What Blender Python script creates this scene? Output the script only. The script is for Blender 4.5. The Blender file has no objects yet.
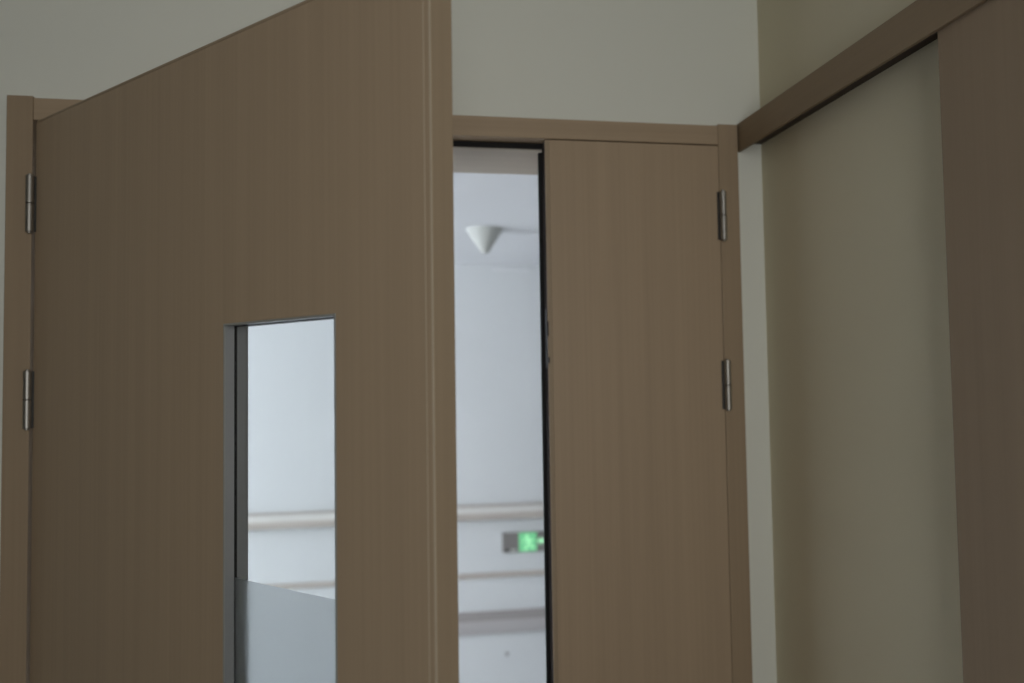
import bpy, bmesh, math, random
from mathutils import Matrix, Vector
random.seed(4)
SC = bpy.context.scene
COL = SC.collection

# ------------------------------------------------------------------ camera, light, exposure
cam_d = bpy.data.cameras.new('camera')
cam = bpy.data.objects.new('camera', cam_d)
COL.objects.link(cam)
cam_d.sensor_fit = 'HORIZONTAL'
cam_d.sensor_width = 36.0
cam_d.lens = 36.0 * 850.0 / 1024.0
cam_d.clip_start = 0.02
cam_d.dof.use_dof = True
cam_d.dof.focus_distance = 1.35
cam_d.dof.aperture_fstop = 2.4
r_ = Vector((0.98449861, -0.17476636, -0.01480593))
u_ = Vector((0.00613816, -0.05003302, 0.9987287))
f_ = Vector((0.17528496, 0.9833379, 0.04818469))
CAM = Vector((0.0, -1.762, 1.66))
cam.matrix_world = Matrix(((r_.x, u_.x, -f_.x, CAM.x), (r_.y, u_.y, -f_.y, CAM.y), (r_.z, u_.z, -f_.z, CAM.z), (0, 0, 0, 1)))
SC.camera = cam

SC.view_settings.view_transform = 'Standard'
SC.view_settings.look = 'None'
SC.view_settings.gamma = 1.0
SC.view_settings.use_curve_mapping = False
SC.view_settings.exposure = 0.0

world = bpy.data.worlds.new('sky')
SC.world = world
world.use_nodes = True
world.node_tree.nodes['Background'].inputs[0].default_value = (0.75, 0.85, 1.0, 1)
world.node_tree.nodes['Background'].inputs[1].default_value = 0.6

def daylight(name, loc, rot, sx, sy, power, colour, spread=180):
    d = bpy.data.lights.new(name, 'AREA')
    d.shape = 'RECTANGLE'; d.size = sx; d.size_y = sy; d.energy = power; d.color = colour; d.spread = math.radians(spread)
    o = bpy.data.objects.new(name, d); COL.objects.link(o)
    o.location = loc; o.rotation_euler = rot
    return o
R = math.radians
# daylight standing just outside the room's window and the corridor's end window
daylight('room_daylight', (0.08, -3.08, 1.75), (R(90), 0, 0), 0.9, 1.4, 9.7, (1.0, 0.985, 0.95), 120)
daylight('corridor_daylight', (-4.52, 0.72, 1.33), (R(90), 0, R(-90)), 0.75, 1.75, 197.0, (0.875, 0.92, 1.0))

# ------------------------------------------------------------------ materials
def new_mat(name):
    m = bpy.data.materials.new(name); m.use_nodes = True
    return m, m.node_tree, m.node_tree.nodes['Principled BSDF']

def paint(name, col, rough=0.85, bump=0.02, spec=0.3):
    m, t, b = new_mat(name)
    n = t.nodes.new('ShaderNodeTexNoise'); n.inputs['Scale'].default_value = 3.0; n.inputs['Detail'].default_value = 4
    tc = t.nodes.new('ShaderNodeTexCoord'); t.links.new(tc.outputs['Object'], n.inputs['Vector'])
    mx = t.nodes.new('ShaderNodeMix'); mx.data_type = 'RGBA'
    mx.inputs[6].default_value = (*[c * 0.975 for c in col], 1); mx.inputs[7].default_value = (*[min(1, c * 1.02) for c in col], 1)
    t.links.new(n.outputs['Fac'], mx.inputs[0]); t.links.new(mx.outputs[2], b.inputs['Base Color'])
    n2 = t.nodes.new('ShaderNodeTexNoise'); n2.inputs['Scale'].default_value = 160; t.links.new(tc.outputs['Object'], n2.inputs['Vector'])
    bp = t.nodes.new('ShaderNodeBump'); bp.inputs['Strength'].default_value = bump; bp.inputs['Distance'].default_value = 0.002
    t.links.new(n2.outputs['Fac'], bp.inputs['Height']); t.links.new(bp.outputs['Normal'], b.inputs['Normal'])
    b.inputs['Roughness'].default_value = rough; b.inputs['Specular IOR Level'].default_value = spec
    return m

def laminate(name, axis, col=(0.45, 0.335, 0.228), contrast=0.06, rough=0.5, spec=0.3):
    """woodgrain laminate, fine streaks running along one object axis"""
    m, t, b = new_mat(name)
    tc = t.nodes.new('ShaderNodeTexCoord')
    mp = t.nodes.new('ShaderNodeMapping'); t.links.new(tc.outputs['Object'], mp.inputs['Vector'])
    s = [150.0, 150.0, 150.0]; s[axis] = 1.6; mp.inputs['Scale'].default_value = s
    n = t.nodes.new('ShaderNodeTexNoise'); n.inputs['Scale'].default_value = 1.0; n.inputs['Detail'].default_value = 3
    t.links.new(mp.outputs['Vector'], n.inputs['Vector'])
    mp2 = t.nodes.new('ShaderNodeMapping'); t.links.new(tc.outputs['Object'], mp2.inputs['Vector'])
    s = [28.0, 28.0, 28.0]; s[axis] = 0.5; mp2.inputs['Scale'].default_value = s
    n2 = t.nodes.new('ShaderNodeTexNoise'); n2.inputs['Scale'].default_value = 1.0; n2.inputs['Detail'].default_value = 2
    t.links.new(mp2.outputs['Vector'], n2.inputs['Vector'])
    ad = t.nodes.new('ShaderNodeMath'); ad.operation = 'ADD'; t.links.new(n.outputs['Fac'], ad.inputs[0]); t.links.new(n2.outputs['Fac'], ad.inputs[1])
    mr = t.nodes.new('ShaderNodeMapRange'); mr.inputs['From Min'].default_value = 0.6; mr.inputs['From Max'].default_value = 1.4
    t.links.new(ad.outputs[0], mr.inputs['Value'])
    mx = t.nodes.new('ShaderNodeMix'); mx.data_type = 'RGBA'
    mx.inputs[6].default_value = (*[c * (1 - contrast) for c in col], 1); mx.inputs[7].default_value = (*[c * (1 + contrast) for c in col], 1)
    t.links.new(mr.outputs[0], mx.inputs[0]); t.links.new(mx.outputs[2], b.inputs['Base Color'])
    b.inputs['Roughness'].default_value = rough; b.inputs['Specular IOR Level'].default_value = spec
    return m

def plain(name, col, rough=0.5, metal=0.0, emit=None, strength=0.0, spec=0.4):
    m, t, b = new_mat(name)
    b.inputs['Base Color'].default_value = (*col, 1); b.inputs['Roughness'].default_value = rough
    b.inputs['Metallic'].default_value = metal; b.inputs['Specular IOR Level'].default_value = spec
    if emit:
        b.inputs['Emission Color'].default_value = (*emit, 1); b.inputs['Emission Strength'].default_value = strength
    return m

def brushed(name, col, rough):
    m, t, b = new_mat(name)
    tc = t.nodes.new('ShaderNodeTexCoord'); mp = t.nodes.new('ShaderNodeMapping'); mp.inputs['Scale'].default_value = (400, 400, 20)
    n = t.nodes.new('ShaderNodeTexNoise'); n.inputs['Scale'].default_value = 1.0
    t.links.new(tc.outputs['Object'], mp.inputs['Vector']); t.links.new(mp.outputs['Vector'], n.inputs['Vector'])
    mr = t.nodes.new('ShaderNodeMapRange'); mr.inputs['To Min'].default_value = rough - 0.06; mr.inputs['To Max'].default_value = rough + 0.06
    t.links.new(n.outputs['Fac'], mr.inputs['Value']); t.links.new(mr.outputs[0], b.inputs['Roughness'])
    b.inputs['Base Color'].default_value = (*col, 1); b.inputs['Metallic'].default_value = 1.0
    return m

def clear_glass():
    m, t, b = new_mat('clear_glass')
    out = t.nodes['Material Output']
    tr = t.nodes.new('ShaderNodeBsdfTransparent'); tr.inputs[0].default_value = (0.935, 0.945, 0.945, 1)
    gl = t.nodes.new('ShaderNodeBsdfGlossy'); gl.inputs['Roughness'].default_value = 0.02
    fr = t.nodes.new('ShaderNodeFresnel'); fr.inputs[0].default_value = 1.45
    sc = t.nodes.new('ShaderNodeMath'); sc.operation = 'MULTIPLY'; sc.inputs[1].default_value = 0.8
    ge = t.nodes.new('ShaderNodeNewGeometry'); iv = t.nodes.new('ShaderNodeMath'); iv.operation = 'SUBTRACT'; iv.inputs[0].default_value = 0.9
    t.links.new(ge.outputs['Backfacing'], iv.inputs[1]); iv.use_clamp = True; t.links.new(iv.outputs[0], sc.inputs[1])
    mx = t.nodes.new('ShaderNodeMixShader')
    t.links.new(fr.outputs[0], sc.inputs[0]); t.links.new(sc.outputs[0], mx.inputs[0])
    t.links.new(tr.outputs[0], mx.inputs[1]); t.links.new(gl.outputs[0], mx.inputs[2]); t.links.new(mx.outputs[0], out.inputs[0])
    return m

def frosted():
    m, t, b = new_mat('frosted_film')
    out = t.nodes['Material Output']
    rf = t.nodes.new('ShaderNodeBsdfRefraction'); rf.inputs['IOR'].default_value = 1.10; rf.inputs['Roughness'].default_value = 0.95
    rf.inputs['Color'].default_value = (0.97, 0.99, 1.0, 1)
    df = t.nodes.new('ShaderNodeBsdfDiffuse'); df.inputs['Color'].default_value = (0.72, 0.76, 0.78, 1)
    mx = t.nodes.new('ShaderNodeMixShader'); mx.inputs[0].default_value = 0.08
    t.links.new(rf.outputs[0], mx.inputs[1]); t.links.new(df.outputs[0], mx.inputs[2]); t.links.new(mx.outputs[0], out.inputs[0])
    return m

M = dict(
    white=paint('white_wall_paint', (0.845, 0.845, 0.77)),
    cream=paint('cream_wall_paint', (0.69, 0.635, 0.475)),
    side=paint('pale_side_wall_paint', (0.74, 0.71, 0.60)),
    cceil=paint('corridor_ceiling_paint', (0.90, 0.905, 0.93)),
    ceil=paint('ceiling_paint', (0.82, 0.82, 0.80)),
    cool=paint('corridor_wall_paint', (0.80, 0.815, 0.83)),
    floor=paint('vinyl_floor', (0.24, 0.22, 0.19), 0.35, 0.0, 0.5),
    cfloor=paint('corridor_vinyl_floor', (0.66, 0.67, 0.68), 0.35, 0.0, 0.5),
    woodv=laminate('laminate_vertical_grain', 2),
    jambv=laminate('laminate_jamb', 2, (0.385, 0.285, 0.19)),
    woodx=laminate('laminate_cross_grain', 0),
    woody=laminate('laminate_long_grain', 1, (0.285, 0.213, 0.140), 0.06, 0.6, 0.12),
    slide=laminate('laminate_sliding_door', 2, (0.325, 0.245, 0.170), 0.06, 0.6, 0.12),
    edge=laminate('laminate_edge', 2, (0.385, 0.293, 0.20)),
    gap=plain('dark_groove', (0.10, 0.075, 0.05), 0.8),
    band=plain('pale_arris_highlight', (0.57, 0.475, 0.355), 0.4),  # light caught on the leaf's arrises, put into a paler colour
    lining=laminate('laminate_lining', 0, (0.50, 0.43, 0.35)),
    drubber=plain('dark_brown_seal', (0.030, 0.022, 0.018), 0.7, spec=0.1),
    bolt=plain('dark_bolt_metal', (0.045, 0.04, 0.038), 0.55, 0.3),
    rubber=plain('black_rubber', (0.010, 0.009, 0.009), 0.6, spec=0.2),
    steel=brushed('brushed_steel', (0.40, 0.38, 0.35), 0.46),
    dsteel=plain('dark_steel', (0.08, 0.075, 0.07), 0.4, 0.8),
    bead=plain('grey_aluminium_bead', (0.35, 0.36, 0.37), 0.4, 0.3),
    beadl=plain('pale_aluminium_lip', (0.40, 0.40, 0.38), 0.4, 0.3),
    rail=plain('dark_rail', (0.05, 0.035, 0.025), 0.6),
    glass=clear_glass(), film=frosted(),
    tan=plain('tan_vinyl', (0.60, 0.54, 0.49), 0.5),
    cap=plain('cream_vinyl', (0.82, 0.79, 0.75), 0.45),
    crash=plain('greybrown_vinyl', (0.42, 0.385, 0.375), 0.5),
    crash2=plain('pale_greybrown_vinyl', (0.58, 0.55, 0.55), 0.5),
    plate=plain('sign_plate_grey', (0.30, 0.28, 0.27), 0.4, 0.1),
    green=plain('lit_green', (0.02, 0.1, 0.04), 0.4, 0, (0.22, 0.72, 0.36), 0.72),
    man=plain('lit_pale_green', (0.1, 0.2, 0.1), 0.4, 0, (0.42, 0.98, 0.56), 0.85),
    whiteplastic=plain('white_plastic', (0.80, 0.80, 0.77), 0.4),
    cone=plain('dull_white_plastic', (0.64, 0.65, 0.62), 0.5),
    pale=plain('pale_grey_plastic', (0.42, 0.41, 0.41), 0.5),
    uwhite=plain('white_window_frame', (0.8, 0.8, 0.8), 0.4),
)

# ------------------------------------------------------------------ mesh helpers
def box(bm, x0, x1, y0, y1, z0, z1):
    x0, x1 = sorted((x0, x1)); y0, y1 = sorted((y0, y1)); z0, z1 = sorted((z0, z1))
    v = [bm.verts.new(p) for p in ((x0, y0, z0), (x1, y0, z0), (x1, y1, z0), (x0, y1, z0), (x0, y0, z1), (x1, y0, z1), (x1, y1, z1), (x0, y1, z1))]
    for f in ((3, 2, 1, 0), (4, 5, 6, 7), (0, 1, 5, 4), (1, 2, 6, 5), (2, 3, 7, 6), (3, 0, 4, 7)):
        bm.faces.new([v[i] for i in f])

def extrude_x(bm, prof, x0, x1):
    """closed profile of (y, z) points run along x"""
    a = [bm.verts.new((x0, y, z)) for y, z in prof]; b = [bm.verts.new((x1, y, z)) for y, z in prof]
    n = len(prof)
    for i in range(n):
        j = (i + 1) % n
        bm.faces.new((a[i], a[j], b[j], b[i]))
    bm.faces.new(a[::-1]); bm.faces.new(b)

def prism(bm, pts, y0, y1):
    """outline of (x, z) points given thickness along y"""
    a = [bm.verts.new((x, y0, z)) for x, z in pts]; b = [bm.verts.new((x, y1, z)) for x, z in pts]
    n = len(pts)
    for i in range(n):
        j = (i + 1) % n
        bm.faces.new((a[i], a[j], b[j], b[i]))
    bm.faces.new(a[::-1]); bm.faces.new(b)

def lathe(bm, prof, seg=32, cx=0.0, cy=0.0):
    rings = []
    for r, z in prof:
        rings.append([bm.verts.new((cx + r * math.cos(2 * math.pi * k / seg), cy + r * math.sin(2 * math.pi * k / seg), z)) for k in range(seg)])
    for a, b in zip(rings, rings[1:]):
        for k in range(seg):
            bm.faces.new((a[k], a[(k + 1) % seg], b[(k + 1) % seg], b[k]))
    bm.faces.new(rings[0][::-1]); bm.faces.new(rings[-1])

def obj(name, bm, mat, parent=None, bevel=0.0, smooth=False, loc=None):
    bmesh.ops.recalc_face_normals(bm, faces=bm.faces[:])
    me = bpy.data.meshes.new(name); bm.to_mesh(me); bm.free()
    me.materials.append(mat)
    if smooth:
        for p in me.polygons: p.use_smooth = True
    o = bpy.data.objects.new(name, me); COL.objects.link(o)
    if parent: o.parent = parent
    if loc: o.location = loc
    if bevel:
        b = o.modifiers.new('bevel', 'BEVEL'); b.width = bevel; b.segments = 2; b.limit_method = 'ANGLE'; b.angle_limit = R(40)
    if smooth:
        e = o.modifiers.new('edges', 'EDGE_SPLIT'); e.split_angle = R(35)
    return o

def boxes(name, mat, parent, *bs, bevel=0.0):
    bm = bmesh.new()
    for b in bs: box(bm, *b)
    return obj(name, bm, mat, parent, bevel)

def tag(o, label=None, cat=None, group=None, kind=None):
    if label: o['label'] = label
    if cat: o['category'] = cat
    if group: o['group'] = group
    if kind: o['kind'] = kind
    return o

def root(name, loc=(0, 0, 0), rz=0.0):
    o = bpy.data.objects.new(name, None); o.empty_display_size = 0.05; COL.objects.link(o)
    o.location = loc; o.rotation_euler = (0, 0, rz)
    return o

# ------------------------------------------------------------------ the setting
XB = 0.8905          # right wall
YF = -3.0            # window wall behind the viewer
XL = -3.6            # left wall
YC = 2.838           # far corridor wall
HC = 2.31            # corridor ceiling
H = 2.65             # room ceiling
WT = 0.235           # wall thickness
S = 'structure'

# wall with the double doorway (opening x -0.6185..0.782, up to 2.19)
tag(boxes('wall_back', M['white'], None,
          (-4.7, -0.64, 0, WT, 0, H + .1), (0.805, 4.6, 0, WT, 0, H + .1), (-0.64, 0.805, 0, WT, 2.195, H + .1)),
    'white painted wall holding the brown double doorway', 'wall', kind=S)
tag(boxes('wall_right', M['cream'], None, (XB, XB + .12, YF, 0, 0, H + .1)),
    'cream wall running toward the viewer behind the sliding door', 'wall', kind=S)
tag(boxes('wall_left', M['side'], None, (XL - .12, XL, YF, 0, 0, H + .1)), 'cream side wall opposite the sliding door', 'wall', kind=S)
tag(boxes('wall_front', M['side'], None, (XL, -0.42, YF - .15, YF, 0, H + .1), (0.58, XB, YF - .15, YF, 0, H + .1),
          (-0.42, 0.58, YF - .15, YF, 0, 0.95), (-0.42, 0.58, YF - .15, YF, 2.55, H + .1)), 'wall with the daylight window behind the viewer', 'wall', kind=S)
tag(boxes('floor', M['floor'], None, (XL, XB, YF, WT / 2, -.1, 0)), 'grey vinyl floor of the room', 'floor', kind=S)
tag(boxes('ceiling', M['ceil'], None, (XL, XB, YF, 0, H, H + .1)), 'white ceiling of the room', 'ceiling', kind=S)
# corridor
tag(boxes('wall_corridor', M['cool'], None, (-4.4, 4.6, YC, YC + .12, 0, HC + .1)),
    'cool white corridor wall seen through the doorway carrying handrails', 'wall', kind=S)
tag(boxes('corridor_ceiling', M['cceil'], None, (-4.4, 4.6, WT, YC, HC, HC + .1)), 'pale corridor ceiling seen through the doorway', 'ceiling', kind=S)
tag(boxes('corridor_floor', M['cfloor'], None, (-4.4, 4.6, WT / 2, YC, -.1, 0)), 'pale vinyl corridor floor beyond the doorway', 'floor', kind=S)
tag(boxes('wall_corridor_end', M['cool'], None, (4.5, 4.6, WT, YC, 0, HC)), 'closed far end wall of the corridor', 'wall', kind=S)
tag(boxes('wall_corridor_window', M['cool'], None, (-4.45, -4.3, WT, 0.35, 0, HC), (-4.45, -4.3, 1.10, YC, 0, HC), (-4.45, -4.3, 0.35, 1.10, 0, 0.45),
          (-4.45, -4.3, 0.35, 1.10, 2.22, HC)), 'corridor end wall with a daylight window', 'wall', kind=S)
# windows that let the daylight in
def window(name, label, bars, pane):
    w = root(name); tag(w, label, 'window', kind=S)
    boxes('window_frame', M['uwhite'], w, *bars, bevel=0.004)
    boxes('window_pane', M['glass'], w, pane)
window('window_1', 'white framed window behind the viewer',
       [(-0.42, 0.58, YF - .07, YF - .02, 0.95, 0.99), (-0.42, 0.58, YF - .07, YF - .02, 2.51, 2.55), (-0.42, -0.38, YF - .07, YF - .02, 0.99, 2.51),
        (0.54, 0.58, YF - .07, YF - .02, 0.99, 2.51)], (-0.38, 0.54, YF - .048, YF - .042, 0.99, 2.51))
window('window_2', 'white framed window closing the corridor end',
       [(-4.40, -4.35, 0.35, 1.10, 0.45, 0.5), (-4.40, -4.35, 0.35, 1.10, 2.17, 2.22), (-4.40, -4.35, 0.35, 0.4, 0.5, 2.17), (-4.40, -4.35, 1.05, 1.10, 0.5, 2.17)], (-4.378, -4.372, 0.4, 1.05, 0.5, 2.17))

# ------------------------------------------------------------------ double door frame
FY = -0.012          # face of the frame, flush with the closed leaf
t = root('trim_1', (0.08, 0, 0)); tag(t, 'brown woodgrain frame around the double doorway', 'door frame', kind=S)
o = -0.08
boxes('jamb', M['jambv'], t, (-0.6655 + o, -0.6185 + o, FY - .002, 0.03, 0, 2.2255), (-0.640 + o, -0.6185 + o, 0.03, WT + .012, 0, 2.2), bevel=0.0015)
boxes('jamb', M['jambv'], t, (0.7825 + o, 0.8285 + o, FY - .001, 0.03, 0, 2.2258), (0.7825 + o, 0.805 + o, 0.03, WT + .012, 0, 2.2), bevel=0.0015)
boxes('head_casing', M['woodx'], t, (-0.6185 + o, 0.7825 + o, FY, 0.03, 2.1795, 2.2225), bevel=0.0015)
boxes('head_lining', M['lining'], t, (-0.6185 + o, 0.7825 + o, 0.031, WT + .012, 2.1650, 2.195), bevel=0.001)
boxes('head_seal', M['rubber'], t, (-0.6180 + o, 0.7820 + o, 0.0262, 0.0312, 2.1665, 2.179), bevel=0.001)
boxes('jamb_stop', M['jambv'], t, (-0.6180 + o, -0.6035 + o, 0.031, WT + .010, 0, 2.1645), bevel=0.001)
boxes('jamb_stop', M['jambv'], t, (0.7675 + o, 0.7820 + o, 0.031, WT + .010, 0, 2.1645), bevel=0.001)
boxes('jamb_seal', M['rubber'], t, (-0.6180 + o, -0.6045 + o, 0.0255, 0.0308, 0, 2.1640), bevel=0.001)
for x0, x1 in ((-0.6655, -0.6185), (0.7825, 0.8285)):
    boxes('corridor_casing', M['woodv'], t, (x0 + o, x1 + o, WT, WT + .0118, 0, 2.2255), bevel=0.0015)
boxes('corridor_casing', M['woodx'], t, (-0.6185 + o, 0.7825 + o, WT, WT + .0118, 2.1955, 2.2225), bevel=0.0015)

# ------------------------------------------------------------------ hinges
def hinge(parent, x, y, z0, z1, side):
    """knuckle barrel of two halves with its leaf plate beside it"""
    zc = (z0 + z1) / 2
    bm = bmesh.new()
    for a, b in ((z0 + .003, zc - .0006), (zc + .0006, z1 - .003)):
        lathe(bm, [(.0060, a), (.0074, a + .0008), (.0074, b - .0008), (.0060, b)], 24, x, y)
    h = obj('hinge', bm, M['steel'], parent, smooth=True)
    boxes('hinge_plate', M['dsteel'], h, (x, x + side * .0118, y + .0035, y + .0062, z0 + .004, z1 - .004), bevel=.0005)
    boxes('hinge_plate', M['dsteel'], h, (x, x - side * .0090, y + .0040, y + .0062, z0 + .004, z1 - .004), bevel=.0005)
    bm = bmesh.new()
    lathe(bm, [(.0022, z0), (.0042, z0 + .0008), (.0042, z1 - .0008), (.0022, z1)], 16, x, y)
    obj('hinge_pin', bm, M['steel'], h, smooth=True)
    return h

# ------------------------------------------------------------------ the wide leaf, standing open into the room
TH = R(-48.0)
d1 = root('door_1', (-0.6125, FY, 0), TH)
tag(d1, 'wide brown woodgrain door leaf standing open with a tall glazed slot', 'door', kind=S)
W1, T1, ZT = 1.0380, 0.0385, 2.1775      # width, thickness, top
wx0, wx1, wz0, wz1 = 0.6225, 0.8690, 0.930, 1.7515
bm = bmesh.new()
# one skin with the opening cut through: ring faces front and back, reveals inside
def leaf_with_hole(bm, x0, x1, y0, y1, z0, z1, hx0, hx1, hz0, hz1):
    out = [(x0, z0), (x1, z0), (x1, z1), (x0, z1)]; inn = [(hx0, hz0), (hx1, hz0), (hx1, hz1), (hx0, hz1)]
    V = {}
    for k, y in enumerate((y0, y1)):
        V[k] = [bm.verts.new((x, y, z)) for x, z in out], [bm.verts.new((x, y, z)) for x, z in inn]
    for i in range(4):
        j = (i + 1) % 4
        for k in (0, 1):
            bm.faces.new((V[k][0][i], V[k][0][j], V[k][1][j], V[k][1][i]))
        bm.faces.new((V[0][0][i], V[0][0][j], V[1][0][j], V[1][0][i]))
        bm.faces.new((V[0][1][i], V[0][1][j], V[1][1][j], V[1][1][i]))
leaf_with_hole(bm, 0.0, W1 - .0016, 0.0, T1, 0.008, ZT - .0055, wx0, wx1, wz0, wz1)
obj('panel', bm, M['woodv'], d1, bevel=0.0002)
es = boxes('edge_strip', M['edge'], d1, (W1 - .0015, W1, 0.0, T1, 0.008, ZT), bevel=0.0003)
boxes('arris_highlight', M['band'], es, (W1 - .0112, W1 - .0100, -.0004, .0008, 0.008, ZT - .0002))  # thin pale lines painting the highlights along the free edge
boxes('arris_highlight', M['band'], es, (W1 - .0018, W1 + .0004, -.0004, .0014, 0.008, ZT - .0002), bevel=.0003)
boxes('edge_strip', M['edge'], d1, (0.0, W1 - .0016, 0.0003, T1, ZT - .0048, ZT), bevel=0.0012)
# aluminium glazing beads: front lip and reveal, rear lip and reveal, black gasket either side of the pane
def ring(name, mat, parent, x0, x1, z0, z1, w, y0, y1, bevel=0.0):
    return boxes(name, mat, parent, (x0, x0 + w, y0, y1, z0, z1), (x1 - w, x1, y0, y1, z0, z1), (x0 + w, x1 - w, y0, y1, z1 - w, z1), (x0 + w, x1 - w, y0, y1, z0, z0 + w), bevel=bevel)
fb = ring('glazing_bead', M['bead'], d1, wx0, wx1, wz0, wz1, .0028, .0004, .0160)
ring('bead_lip', M['beadl'], fb, wx0 + .0001, wx1 - .0001, wz0 + .0001, wz1 - .0001, .0030, -.0008, .0010, .0003)
ring('glazing_bead', M['bead'], d1, wx0, wx1, wz0, wz1, .0028, .0205, T1 + .001)
ring('glazing_gasket', M['rubber'], d1, wx0, wx1, wz0, wz1, .0036, .0161, .0204)
gp = boxes('glass_pane', M['glass'], d1, (wx0 + .002, wx1 - .002, .0170, .0195, wz0 + .002, wz1 - .002))
bm = bmesh.new()
box(bm, wx0 + .003, wx1 - .003, .01660, .01690, wz0 + .003, 1.3840)
tag(obj('frosted_film', bm, M['film'], gp), 'frosted translucent film over the lower glass')
boxes('edge_gasket', M['rubber'], d1, (-.0035, 0.0, .022, .033, 0.01, ZT - .006))
for z0, z1 in ((1.9575, 2.0725), (1.5835, 1.6985)):
    # knuckles stand on the hinge line itself, straight up in the frame corner
    h = hinge(d1, 0, 0, z0, z1, 1)
    h.rotation_euler = (0, 0, -TH); h.location = (Matrix.Rotation(-TH, 3, 'Z') @ Vector((-.0082, -.0066, 0)))

# ------------------------------------------------------------------ the narrow leaf, shut
d2 = root('door_2', (0.7805, FY, 0))
tag(d2, 'narrow brown woodgrain door leaf standing shut beside the opening', 'door', kind=S)
x1 = 0.7815 - .7805; x0 = 0.3895 - .7805
boxes('panel', M['woodv'], d2, (x0 + .0098, x1, 0.0, .037, 0.008, 2.1765), bevel=.0002)
es = boxes('edge_strip', M['edge'], d2, (x0, x0 + .0097, 0.0, .030, 0.008, 2.1765), bevel=.0008)
boxes('edge_seal', M['drubber'], es, (x0 - .0008, x0 + .0004, .0040, .0300, 0.010, 2.1740))
boxes('edge_gasket', M['rubber'], d2, (x0 - .0085, x0 + .0097, .0302, .0372, 0.008, 2.1570), bevel=.0012)
fbo = boxes('flush_bolt', M['bolt'], d2, (x0 - .0012, x0 + .0020, .0025, .0230, 1.690, 1.815), bevel=.0004)
boxes('bolt_lever', M['bolt'], fbo, (x0 - .0020, x0 + .0016, -.0010, .0130, 1.757, 1.788), bevel=.0006)
boxes('bolt_catch', M['bolt'], fbo, (x0 - .0015, x0 + .0026, -.0016, .0100, 1.700, 1.712), bevel=.0006)
for z0, z1 in ((1.963, 2.077), (1.591, 1.7045)):
    hinge(d2, x1 + .0060, -.0066, z0, z1, -1)

# ------------------------------------------------------------------ sliding door with its fascia on the right wall
XF = 0.8322
t = root('trim_2', (XF, -1.2, 0)); tag(t, 'brown woodgrain fascia hiding the sliding door track on cream wall', 'track cover', kind=S)
boxes('fascia_board', M['woody'], t, (0, .0075, 1.2 - .0005 - 1.2 - 1.3, 1.1985, 2.1670, 2.2298), bevel=.001)
boxes('fascia_top', M['woody'], t, (.0075, XB - XF, -1.3, 1.1985, 2.2225, 2.2296))
boxes('track', M['rail'], t, (.0400, XB - XF - .0005, -1.3, 1.197, 2.1866, 2.2220))
d3 = root('door_3', (XF + .010, -1.2, 0)); tag(d3, 'brown sliding door leaf hanging against the right cream wall', 'door', kind=S)
boxes('panel', M['slide'], d3, (0, .036, -.52, .5400, 0.010, 2.1855), bevel=.0012)
boxes('edge_strip', M['edge'], d3, (.0004, .0356, .5402, .5417, 0.010, 2.1850), bevel=.0005)

# ------------------------------------------------------------------ the corridor's fittings
def arc(cy, cz, r, a0, a1, n):
    return [(cy + r * math.cos(R(a0 + (a1 - a0) * k / n)), cz + r * math.sin(R(a0 + (a1 - a0) * k / n))) for k in range(n + 1)]
RX0, RX1 = -3.2, 3.2
hr = root('handrail', (0, YC, 0.96)); tag(hr, 'upper tan corridor handrail with a cream rounded top', 'handrail')
bm = bmesh.new(); extrude_x(bm, [(-.045, .020), (-.068, .006), (-.072, -.012), (-.064, -.030), (-.040, -.036), (-.034, -.030), (-.034, .012)], RX0, RX1)
obj('rail', bm, M['tan'], hr, smooth=True)
bm = bmesh.new(); extrude_x(bm, [(-.030, .036), (-.050, .034), (-.066, .020), (-.070, .006), (-.045, .0205), (-.034, .0125), (-.030, .0125)], RX0, RX1)
obj('rail_cap', bm, M['cap'], hr, smooth=True)
for k in range(7):
    x = -3.0 + k * 1.0
    boxes('bracket', M['tan'], hr, (x - .03, x + .03, -.036, 0, -.034, .012), bevel=.003)
boxes('back_strip', M['tan'], hr, (RX0, RX1, -.010, -.0002, .030, .043), bevel=.002)

mr_ = root('wall_bumper', (0, YC, 0.62)); tag(mr_, 'thin tan bumper strip between handrail and crash rail', 'bumper')
bm = bmesh.new(); extrude_x(bm, [(0, .017), (-.012, .016), (-.020, .008), (-.020, -.005), (-.012, -.011), (0, -.012)], RX0, RX1)
obj('strip', bm, M['tan'], mr_, smooth=True)

cr = root('crash_rail', (0, YC, 0.372)); tag(cr, 'wide grey brown crash rail lowest on corridor wall', 'crash rail')
bm = bmesh.new(); extrude_x(bm, [(0, .060), (-.020, .060), (-.030, .050), (-.030, .016), (0, .016)], RX0, RX1)
tag(obj('upper_band', bm, M['crash'], cr, smooth=True), 'darker grey brown band')
bm = bmesh.new(); extrude_x(bm, [(0, .0158), (-.026, .0158), (-.026, -.046), (-.018, -.058), (0, -.058)], RX0, RX1)
obj('lower_band', bm, M['crash2'], cr, smooth=True)

bm = bmesh.new()
bmesh.ops.create_cone(bm, cap_ends=True, segments=20, radius1=.011, radius2=.008, depth=.006, matrix=Matrix.Translation((0.767, YC - .003, 0.197)) @ Matrix.Rotation(R(90), 4, 'X'))
tag(obj('screw_cap', bm, M['pale']), 'tiny grey screw cap low on the corridor wall', 'screw cap')
bm = bmesh.new(); box(bm, 0.712, 0.92, YC - .010, YC - .0002, 2.276, 2.288)  # thin white strip across the wall just below the ceiling
tag(obj('wall_strip', bm, M['cceil'], bevel=.002), 'short white strip under the corridor ceiling edge', 'trunking')

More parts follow.
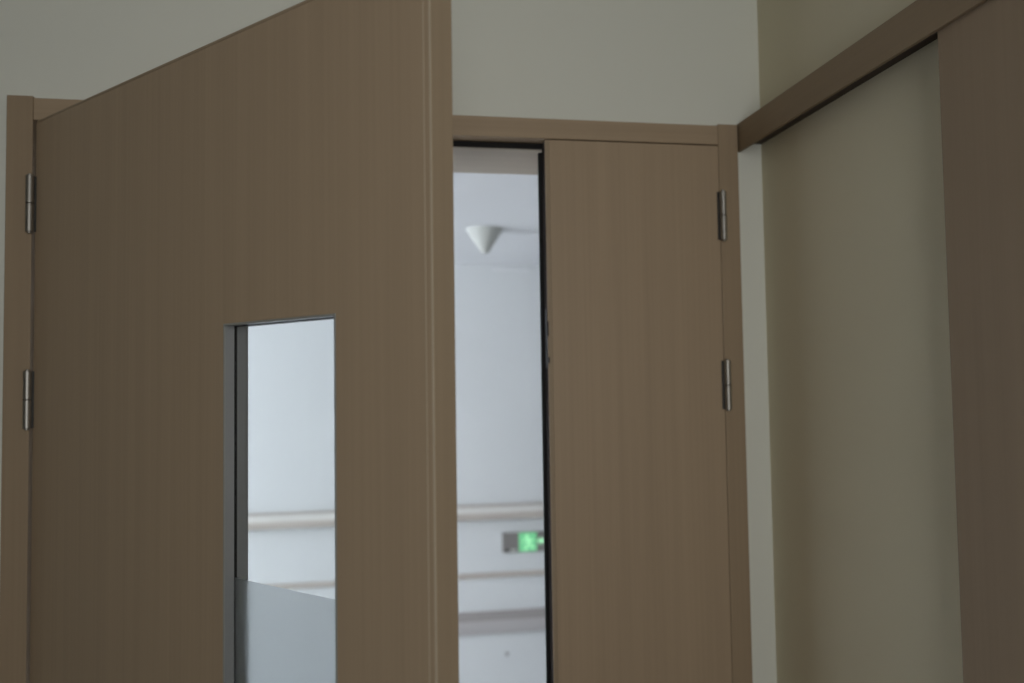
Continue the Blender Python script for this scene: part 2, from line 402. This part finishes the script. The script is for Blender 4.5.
# exit sign
sx, sz = 0.920, 0.794
sg = root('exit_sign', (sx, YC, sz)); tag(sg, 'grey emergency exit sign with glowing green running man panel', 'exit sign')
boxes('housing', M['plate'], sg, (-.172, .172, -.022, -.0002, -.053, .053), bevel=.003)
gx = 0.887 - sx
gl = boxes('pictogram', M['green'], sg, (gx - .049, gx + .049, -.0245, -.0215, -.0500, .0510), bevel=.001)
bm = bmesh.new()
def limb(pts, w):
    for (xa, za), (xb, zb) in zip(pts, pts[1:]):
        d = Vector((xb - xa, zb - za)); n = Vector((-d.y, d.x)).normalized() * w; e = d.normalized() * w * .5
        prism(bm, [(gx + xa - e.x + n.x, za - e.y + n.y), (gx + xa - e.x - n.x, za - e.y - n.y), (gx + xb + e.x - n.x, zb + e.y - n.y), (gx + xb + e.x + n.x, zb + e.y + n.y)], -.0262, -.0246)
head = [(gx - .006 + .009 * math.cos(a * math.pi / 8), .034 + .009 * math.sin(a * math.pi / 8)) for a in range(16)]
prism(bm, head, -.0262, -.0246)
limb([(.000, .020), (.006, -.006)], .0085)
limb([(-.002, .020), (-.020, .014), (-.026, .000)], .0038)
limb([(.004, .020), (.018, .008), (.030, .012)], .0038)
limb([(.005, -.006), (-.010, -.018), (-.010, -.038), (-.018, -.040)], .0048)
limb([(.007, -.006), (.016, -.022), (.034, -.030)], .0048)
obj('running_man', bm, M['man'], gl)
bm = bmesh.new()
prism(bm, [(gx + .052, .003), (gx + .072, .022), (gx + .080, .022), (gx + .070, .011), (gx + .125, .009), (gx + .125, -.004), (gx + .070, -.005), (gx + .080, -.016), (gx + .072, -.016)], -.0245, -.0218)
obj('arrow', bm, M['man'], sg)
bm = bmesh.new(); bmesh.ops.create_cone(bm, cap_ends=True, segments=16, radius1=.0075, radius2=.0075, depth=.004, matrix=Matrix.Translation((-.148, -.0235, -.041)) @ Matrix.Rotation(R(90), 4, 'X'))
obj('test_button', bm, M['rubber'], sg)
boxes('rating_plate', M['whiteplastic'], sg, (-.128, -.096, -.0232, -.0215, -.046, -.036))

# cone on the ceiling
bm = bmesh.new()
lathe(bm, [(.079, 0), (.079, -.004), (.074, -.010), (.020, -.096), (.015, -.101), (.006, -.103)], 48)
cn = obj('ceiling_cone', bm, M['cone'], smooth=True, loc=(0.5185, 1.768, HC))
tag(cn, 'white cone shaped fixture pointing down from the corridor ceiling', 'ceiling fixture')
